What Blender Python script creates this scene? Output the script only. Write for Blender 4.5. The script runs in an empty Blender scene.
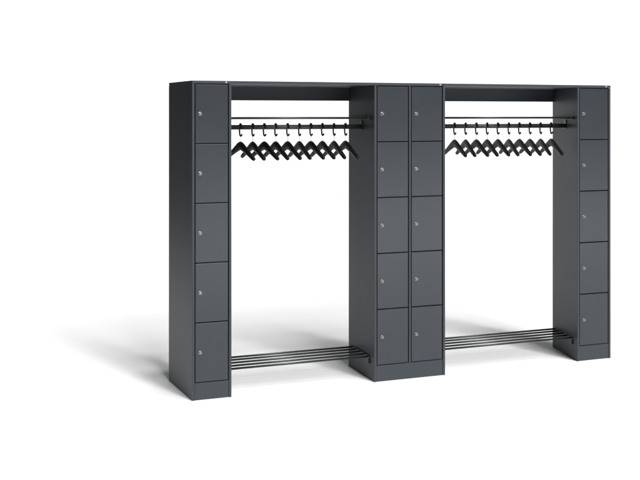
import bpy, bmesh, math, random
from mathutils import Vector
random.seed(7)
C = bpy.context.scene
COL = C.collection
R = math.radians

# ------------------------------------------------------------------ materials
def new_mat(name):
    m = bpy.data.materials.new(name); m.use_nodes = True
    nt = m.node_tree; b = nt.nodes['Principled BSDF']
    return m, nt, b

def powder_coat(name, col, rough):
    m, nt, b = new_mat(name)
    N = nt.nodes; L = nt.links
    tc = N.new('ShaderNodeTexCoord')
    n2 = N.new('ShaderNodeTexNoise'); n2.inputs['Scale'].default_value = 3.0; n2.inputs['Detail'].default_value = 4
    L.new(tc.outputs['Object'], n2.inputs['Vector'])
    mx = N.new('ShaderNodeMix'); mx.data_type = 'RGBA'
    mx.inputs[6].default_value = (*[c*0.95 for c in col], 1); mx.inputs[7].default_value = (*[c*1.05 for c in col], 1)
    L.new(n2.outputs['Fac'], mx.inputs[0]); L.new(mx.outputs[2], b.inputs['Base Color'])
    mr = N.new('ShaderNodeMapRange'); mr.inputs['To Min'].default_value = rough-0.02; mr.inputs['To Max'].default_value = rough+0.03
    L.new(n2.outputs['Fac'], mr.inputs['Value']); L.new(mr.outputs['Result'], b.inputs['Roughness'])
    return m

def plain(name, col, rough, metal=0.0):
    m, nt, b = new_mat(name)
    N = nt.nodes; L = nt.links
    tc = N.new('ShaderNodeTexCoord'); n = N.new('ShaderNodeTexNoise'); n.inputs['Scale'].default_value = 60
    L.new(tc.outputs['Object'], n.inputs['Vector'])
    mr = N.new('ShaderNodeMapRange'); mr.inputs['To Min'].default_value = max(rough-0.05, 0.02); mr.inputs['To Max'].default_value = rough+0.05
    L.new(n.outputs['Fac'], mr.inputs['Value']); L.new(mr.outputs['Result'], b.inputs['Roughness'])
    b.inputs['Base Color'].default_value = (*col, 1); b.inputs['Metallic'].default_value = metal
    return m

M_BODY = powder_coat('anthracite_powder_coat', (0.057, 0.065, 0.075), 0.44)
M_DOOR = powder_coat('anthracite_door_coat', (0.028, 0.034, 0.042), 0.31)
M_ROD = powder_coat('dark_rod_coat', (0.022, 0.025, 0.025), 0.35)
M_RAIL = powder_coat('dark_rail_coat', (0.034, 0.037, 0.038), 0.35)
M_PLASTIC = plain('black_plastic', (0.006, 0.007, 0.0065), 0.5)
M_PLASTIC.node_tree.nodes['Principled BSDF'].inputs['Specular IOR Level'].default_value = 0.2
M_BODY.node_tree.nodes['Principled BSDF'].inputs['Specular IOR Level'].default_value = 0.22
M_DOOR.node_tree.nodes['Principled BSDF'].inputs['Specular IOR Level'].default_value = 0.7
M_CHROME = plain('satin_chrome', (0.40, 0.41, 0.42), 0.45, 1.0)
M_BADGE = plain('pale_badge_plastic', (0.42, 0.44, 0.45), 0.45)
M_FLOOR = plain('white_studio_paper', (0.90, 0.90, 0.90), 0.75)
M_FLOOR.node_tree.nodes['Principled BSDF'].inputs['Specular IOR Level'].default_value = 0.1

# ------------------------------------------------------------------ mesh helpers
def obj(name, bm, mat, parent=None, bevel=0.0, smooth=False, seg=2):
    bmesh.ops.recalc_face_normals(bm, faces=bm.faces)
    me = bpy.data.meshes.new(name); bm.to_mesh(me); bm.free()
    me.materials.append(mat)
    if smooth:
        for p in me.polygons: p.use_smooth = True
    o = bpy.data.objects.new(name, me); COL.objects.link(o)
    if parent: o.parent = parent
    if bevel:
        md = o.modifiers.new('bevel', 'BEVEL'); md.width = bevel; md.segments = seg; md.limit_method = 'ANGLE'
        md.harden_normals = False
    return o

def empty(name, loc, label, cat, group=None):
    o = bpy.data.objects.new(name, None); COL.objects.link(o)
    o.location = loc; o.empty_display_size = 0.1
    o['label'] = label; o['category'] = cat
    if group: o['group'] = group
    return o

def prism(bm, plan, z0, z1):
    lo = [bm.verts.new((x, y, z0)) for x, y in plan]
    hi = [bm.verts.new((x, y, z1)) for x, y in plan]
    n = len(plan)
    bm.faces.new(lo[::-1]); bm.faces.new(hi)
    for i in range(n):
        bm.faces.new((lo[i], lo[(i+1) % n], hi[(i+1) % n], hi[i]))

def box(bm, x0, x1, y0, y1, z0, z1):
    prism(bm, [(x0, y0), (x1, y0), (x1, y1), (x0, y1)], z0, z1)

def sweep(bm, pts, rads, up=Vector((1, 0, 0)), n=14):
    """tube with elliptical section; rads = (r along 'up', r across)"""
    pts = [Vector(p) for p in pts]; rings = []
    for i, p in enumerate(pts):
        t = (pts[min(i+1, len(pts)-1)] - pts[max(i-1, 0)]).normalized()
        u = (up - t*up.dot(t)).normalized(); v = t.cross(u)
        ru, rv = rads[i]
        rings.append([bm.verts.new(p + u*ru*math.cos(a) + v*rv*math.sin(a)) for a in [2*math.pi*k/n for k in range(n)]])
    for a, b in zip(rings, rings[1:]):
        for k in range(n):
            bm.faces.new((a[k], a[(k+1) % n], b[(k+1) % n], b[k]))
    bm.faces.new(rings[0][::-1]); bm.faces.new(rings[-1])

def smooth_curve(ctrl, per=5):
    """Catmull-Rom through control tuples"""
    out = []; n = len(ctrl)
    for i in range(n-1):
        p0, p1, p2, p3 = ctrl[max(i-1, 0)], ctrl[i], ctrl[i+1], ctrl[min(i+2, n-1)]
        for k in range(per):
            t = k/per
            out.append(tuple(0.5*((2*b)+(c-a)*t+(2*a-5*b+4*c-d)*t*t+(3*b-a-3*c+d)*t**3) for a, b, c, d in zip(p0, p1, p2, p3)))
    out.append(ctrl[-1]); return out

# ------------------------------------------------------------------ dimensions (metres)
H = 1.85; ROOF = 0.018; TOP = H - ROOF
Z0 = 0.104; PITCH = 0.3458
# front-plane x of every upright
AX = [0.0, 0.2386, 1.1617, 1.6576, 2.6620, 2.9317]
BACKX = {0: -0.001, 2: 1.1920, 4: 2.7700}          # where the left walls meet the back
def back_y(x):                                       # the back line of the whole unit
    P = [(0, 0.526), (1.192, 0.4616), (2.77, 0.4474), (2.9317, 0.446)]
    for (a, ya), (b, yb) in zip(P, P[1:]):
        if x <= b: return ya + (yb-ya)*(x-a)/(b-a)
    return P[-1][1]

# ------------------------------------------------------------------ locker cabinets
def make_knob(door, x, z):
    bm = bmesh.new()
    n = 24
    prof = [(0.0112, 0.0), (0.0112, 0.0020), (0.0090, 0.0028), (0.0085, 0.0115), (0.0074, 0.0132), (0.0, 0.0142)]
    rings = []
    for r, d in prof[:-1]:
        rings.append([bm.verts.new((x + r*math.cos(2*math.pi*k/n), 0.0028 - d, z + r*math.sin(2*math.pi*k/n))) for k in range(n)])
    for a, b in zip(rings, rings[1:]):
        for k in range(n): bm.faces.new((a[k], a[(k+1) % n], b[(k+1) % n], b[k]))
    bm.faces.new(rings[-1])
    box(bm, x-0.0012, x+0.0012, 0.0028-0.0162, 0.0028-0.0135, z-0.0065, z+0.0065)   # raised grip
    o = obj('lock_knob', bm, M_CHROME, door)
    return o

def make_cabinet(i, label, doors, divider, badge_x, group):
    x0, x1 = AX[i], AX[i+1]
    root = empty('locker_cabinet', (x0, 0, 0), label, 'locker', group)
    xb0, xb1 = BACKX[i], x1
    yb0, yb1 = back_y(xb0), back_y(xb1)
    t = 0.0155
    def loc(o): o.location = (-x0, 0, 0); return o
    bm = bmesh.new()
    prism(bm, [(x0, 0), (x0+t, 0), (xb0+t, yb0), (xb0, yb0)], 0, TOP)
    prism(bm, [(x1-t, 0), (x1, 0), (xb1, yb1), (xb1-t, yb1)], 0, TOP)
    body = loc(obj('body', bm, M_BODY, root, 0.0018))
    bm = bmesh.new()
    prism(bm, [(xb0+t+.001, yb0-0.013), (xb1-t-.001, yb1-0.013), (xb1-t-.001, yb1-0.003), (xb0+t+.001, yb0-0.003)], 0.002, TOP-0.002)
    loc(obj('back_panel', bm, M_BODY, root))
    # inner carcass behind the doors: face plate, one floor per compartment
    bm = bmesh.new()
    box(bm, x0+t+.0005, x1-t-.0005, 0.026, 0.032, 0.02, TOP-0.001)
    for k in range(6):
        zc = Z0 + PITCH*k - 0.003
        box(bm, x0+t+.0005, x1-t-.0005, 0.0225, 0.0255, zc-0.008, zc+0.008)
    loc(obj('carcass', bm, M_BODY, root))
    bm = bmesh.new()
    box(bm, x0+t+0.0014, x1-t-0.0014, 0.003, 0.021, 0.0015, Z0-0.0050)
    loc(obj('plinth', bm, M_BODY, root, 0.0012))
    if divider:
        bm = bmesh.new(); box(bm, divider[0], divider[1], 0.0008, 0.0215, Z0-0.0038, TOP-0.0015)
        loc(obj('divider', bm, M_BODY, root, 0.0014))
    for dx0, dx1, kx in doors:
        for k in range(5):
            za = Z0 + PITCH*k; zb = za + PITCH - 0.0062
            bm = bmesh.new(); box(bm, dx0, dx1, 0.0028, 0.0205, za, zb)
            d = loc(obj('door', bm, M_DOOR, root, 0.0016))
            make_knob(d, kx, (za+zb)/2)
    return root

make_cabinet(0, 'single column anthracite five door locker cabinet at the left end', [(0.0212, 0.2180, 0.0481)], None, 0.2059, 'single column locker cabinets')
make_cabinet(2, 'wide ten door anthracite locker cabinet standing between the two coat racks', [(1.1832, 1.3955, 1.2149), (1.4205, 1.6365, 1.4518)], (1.4010, 1.4150), 1.6216, None)
make_cabinet(4, 'single column anthracite five door locker cabinet at the right end', [(2.6828, 2.9110, 2.7130)], None, 2.8935, 'single column locker cabinets')

# ------------------------------------------------------------------ open coat rack bays
def make_bay(i, roof_x0, roof_x1, badges, rail_y, label):
    xl, xr = AX[i], AX[i+1]
    root = empty('coat_rack', (xl, 0, 0), label, 'coat rack', 'coat racks between the locker cabinets')
    def loc(o): o.location = (-xl, 0, 0); return o
    # roof: one sheet with a folded front lip spanning the cabinets too
    bm = bmesh.new()
    pts = [(roof_x0, -0.001), (roof_x1, -0.001)]
    xs = [x for x in (1.192, 2.77) if roof_x0 < x < roof_x1]
    back = [(roof_x1, back_y(roof_x1))] + [(x, back_y(x)) for x in reversed(xs)] + [(roof_x0, back_y(roof_x0))]
    prism(bm, pts + back, TOP+0.0006, H)
    roof = loc(obj('roof_panel', bm, M_BODY, root, 0.002))
    for bx in badges:
        bm = bmesh.new()
        n = 20; z = 1.8412
        for (r0, ya, r1, yb) in ((0.0056, -0.0012, 0.0050, -0.0028),):
            a = [bm.verts.new((bx+r0*math.cos(2*math.pi*k/n), ya, z+r0*math.sin(2*math.pi*k/n))) for k in range(n)]
            b = [bm.verts.new((bx+r1*math.cos(2*math.pi*k/n), yb, z+r1*math.sin(2*math.pi*k/n))) for k in range(n)]
            for k in range(n): bm.faces.new((a[k], a[(k+1) % n], b[(k+1) % n], b[k]))
            bm.faces.new(b)
        obj('badge', bm, M_BADGE, roof)
    def wall_l(y): return xl + 0.0015
    def wall_r(y): return xr + (BACKX[i+1]-xr)*y/back_y(BACKX[i+1]) - 0.0015
    # header panel along the back edge
    bm = bmesh.new()
    xa, xb = wall_l(0), wall_r(back_y(BACKX[i+1]))
    prism(bm, [(xa, back_y(xa)-0.020), (xb, back_y(xb)-0.020), (xb, back_y(xb)-0.002), (xa, back_y(xa)-0.002)], 1.742, TOP)
    loc(obj('header_panel', bm, M_BODY, root, 0.0015))
    def rods(name, ys, z, r):
        for y in ys:
            bm = bmesh.new()
            sweep(bm, [(wall_l(y), y, z), (wall_r(y), y, z)], [(r, r)]*2, up=Vector((0, 0, 1)), n=16)
            o = loc(obj(name, bm, M_ROD, root))
            for p in o.data.polygons: p.use_smooth = len(p.vertices) == 4
    # hat shelf just below eye level: five rods on end brackets
    hy = [0.10, 0.175, 0.25, 0.325, 0.40]
    rods('hat_shelf_rod', hy, 1.631, 0.0065)
    sy = [0.10, 0.175, 0.25, 0.325, 0.395]
    rods('shoe_rack_rod', sy, 0.140, 0.0065)
    # brackets
    for side in (0, 1):
        def wx(y, off):
            return wall_l(y) + off if side == 0 else wall_r(y) - off
        def strip(bm, ya, yb, za, zb, th=0.004, base=0.0):
            q = [(wx(ya, base), ya), (wx(yb, base), yb), (wx(yb, base+th), yb), (wx(ya, base+th), ya)]
            prism(bm, q, za, zb)
        bm = bmesh.new()
        strip(bm, 0.060, 0.425, 1.620, 1.640)
        strip(bm, rail_y-0.018, rail_y+0.018, 1.556, 1.6195)
        strip(bm, 0.060, 0.095, 1.6235, 1.6365, 0.018, 0.0041)
        loc(obj('shelf_bracket', bm, M_ROD, root, 0.0008))
        bm = bmesh.new()
        strip(bm, 0.075, 0.420, 0.128, 0.150)
        strip(bm, 0.075, 0.095, 0.100, 0.1275, 0.010)
        loc(obj('rack_bracket', bm, M_ROD, root, 0.0008))
    # oval coat rail
    bm = bmesh.new()
    z = 1.5755
    sweep(bm, [(wall_l(rail_y)+.0042, rail_y, z), (wall_r(rail_y)-.0042, rail_y, z)], [(0.0145, 0.0085)]*2, up=Vector((0, 0, 1)), n=28)
    o = loc(obj('coat_rail', bm, M_RAIL, root))
    for p in o.data.polygons: p.use_smooth = len(p.vertices) == 4
    return root

SEAM = 1.645
make_bay(1, 0.0, SEAM-0.0006, [0.2059, 1.6216], 0.225, 'left open coat rack bay with a shoe rack of five rods')
make_bay(3, SEAM+0.0006, AX[5], [2.8935], 0.210, 'right open coat rack bay with a shoe rack of five rods')

# ------------------------------------------------------------------ coat hangers
RZ = 1.5755
def make_hanger():
    root = empty('coat_hanger', (0, 0, 0), 'x', 'coat hanger')
    bm = bmesh.new()
    # shoulder bar, tip to tip (y, z, half thickness x, half thickness z)
    half = [(0.000, 1.4625, 0.0115, 0.0265), (0.030, 1.4570, 0.0115, 0.0265), (0.070, 1.4435, 0.0115, 0.0235),
            (0.120, 1.4245, 0.0115, 0.0190), (0.170, 1.4060, 0.0120, 0.0155), (0.205, 1.3930, 0.0120, 0.0135),
            (0.217, 1.3885, 0.0108, 0.0110), (0.224, 1.3860, 0.0060, 0.0060)]
    ctrl = [(-y, z, a, b) for y, z, a, b in reversed(half[1:])] + half
    c = smooth_curve(ctrl, 4)
    sweep(bm, [(0, y, z-RZ) for y, z, a, b in c], [(a, b) for y, z, a, b in c], n=14)
    obj('shoulder_bar', bm, M_PLASTIC, root, smooth=True)
    bm = bmesh.new()
    sweep(bm, [(0, 0, 1.480-RZ), (0, 0, 1.525-RZ)], [(0.0016, 0.0016)]*2, n=8)
    obj('stem', bm, M_CHROME, root, smooth=True)
    bm = bmesh.new()
    r = 0.0052
    path = [(0, -0.024, -0.0430), (0, -0.015, -0.0510), (0, -0.002, -0.0530), (0, 0.010, -0.0470), (0, 0.015, -0.034), (0, 0.0175, -0.016),
            (0, 0.0180, 0.002), (0, 0.0115, 0.0170), (0, 0.0, 0.0205), (0, -0.0115, 0.0165), (0, -0.0165, 0.004), (0, -0.0165, -0.008)]
    path = smooth_curve(path, 4)
    sweep(bm, path, [(r, r)]*len(path), n=10)
    obj('hook', bm, M_PLASTIC, root, smooth=True)
    return root

def copy_thing(src):
    c = src.copy(); COL.objects.link(c)
    for ch in src.children:
        d = ch.copy(); COL.objects.link(d); d.parent = c
    return c

proto = make_hanger()
ORD = ['leftmost', 'second from the left', 'third from the left', 'fourth from the left', 'fifth from the left',
       'fifth from the right', 'fourth from the right', 'third from the right', 'second from the right', 'rightmost']
rows = [('left', 0.225, [0.368, 0.447, 0.522, 0.596, 0.675, 0.753, 0.830, 0.908, 0.987, 1.066]),
        ('right', 0.210, [1.844, 1.927, 2.009, 2.091, 2.175, 2.260, 2.343, 2.427, 2.512, 2.597])]
JIT = [2, -4, 3, -1, 1, -5, 2, -1, -4, 1]
first = True
for side, ry, xs in rows:
    for k, x in enumerate(xs):
        o = proto if first else copy_thing(proto); first = False
        o.location = (x, ry, RZ)
        o.rotation_euler = (0, 0, R(JIT[k]*0.5 + (-11.5 - 0.45*k if side == 'right' else 2.0 - 0.7*k)))
        o['label'] = 'black plastic coat hanger on the %s coat rail, %s of its ten' % (side, ORD[k])
        o['category'] = 'coat hanger'
        o['group'] = 'black coat hangers on the %s rail' % side

# ------------------------------------------------------------------ studio sweep (floor running up into the backdrop)
bm = bmesh.new()
W = 45
prism(bm, [(-2.3, -10), (26, -10), (26, 14), (-1.6, 14)], -0.05, 0.0)
fl = obj('floor', bm, M_FLOOR); fl['kind'] = 'structure'
bm = bmesh.new()
prof = [(14 - 0.0, 0.0)] + [(14 + 4*math.sin(a), 4 - 4*math.cos(a)) for a in [math.pi/2*k/16 for k in range(1, 17)]] + [(18, 22)]
a = [bm.verts.new((-1.6, y, z)) for y, z in prof]; b = [bm.verts.new((26, y, z)) for y, z in prof]
for k in range(len(prof)-1): bm.faces.new((a[k], b[k], b[k+1], a[k+1]))
bd = obj('backdrop', bm, M_FLOOR, smooth=True); bd['kind'] = 'structure'

# ------------------------------------------------------------------ light
w = bpy.data.worlds.new('World'); C.world = w; w.use_nodes = True
w.node_tree.nodes['Background'].inputs['Color'].default_value = (0.92, 1.0, 0.98, 1)
w.node_tree.nodes['Background'].inputs['Strength'].default_value = 0.012

def sun(name, az, el, strength, angle, col=(1, 1, 1)):
    """az: degrees to the right of straight ahead of the fronts, el: elevation; light comes from there"""
    l = bpy.data.lights.new(name, 'SUN'); l.energy = strength; l.angle = R(angle); l.color = col
    o = bpy.data.objects.new(name, l); COL.objects.link(o)
    d = Vector((math.sin(R(az))*math.cos(R(el)), -math.cos(R(az))*math.cos(R(el)), math.sin(R(el))))
    o.rotation_euler = d.to_track_quat('Z', 'Y').to_euler()
    return o
# tall, narrow soft key from the front right, made of a column of lamps
for el, k in [(34, 0.13), (41, 0.15), (49, 0.17), (57, 0.18), (66, 0.17)]:
    e = k*math.pi/(0.9*math.sin(R(el)))
    for az, wt in [(13.5, 0.56), (4, 0.15), (-3, 0.29)]:
        sun('key_lamp', az, el, e*wt, 8)
sun('top_lamp', 30, 80.5, 0.21*math.pi/0.9, 6)

# added unseen fill lamp above the paper in front of the lockers: its bright pool of floor is what the doors mirror
al = bpy.data.lights.new('added_floor_fill', 'AREA'); al.shape = 'RECTANGLE'; al.size = 9; al.size_y = 4.2
al.energy = 640; al.spread = R(70)
ao = bpy.data.objects.new('added_floor_fill', al); COL.objects.link(ao); ao.location = (5, -7.4, 2.6)

# ------------------------------------------------------------------ camera
cd = bpy.data.cameras.new('camera'); cam = bpy.data.objects.new('camera', cd); COL.objects.link(cam)
cam.location = (-1.73028, -6.13896, 1.65730)
cam.rotation_euler = (R(90), 0, R(-22.3873))
cd.sensor_width = 36; cd.lens = 1098.04/640*36
cd.shift_y = -(240-113.794)/640
cd.clip_end = 200
C.camera = cam
C.view_settings.view_transform = 'Standard'; C.view_settings.look = 'None'
C.view_settings.exposure = 0; C.view_settings.gamma = 1
C.render.resolution_x = 1024; C.render.resolution_y = 768
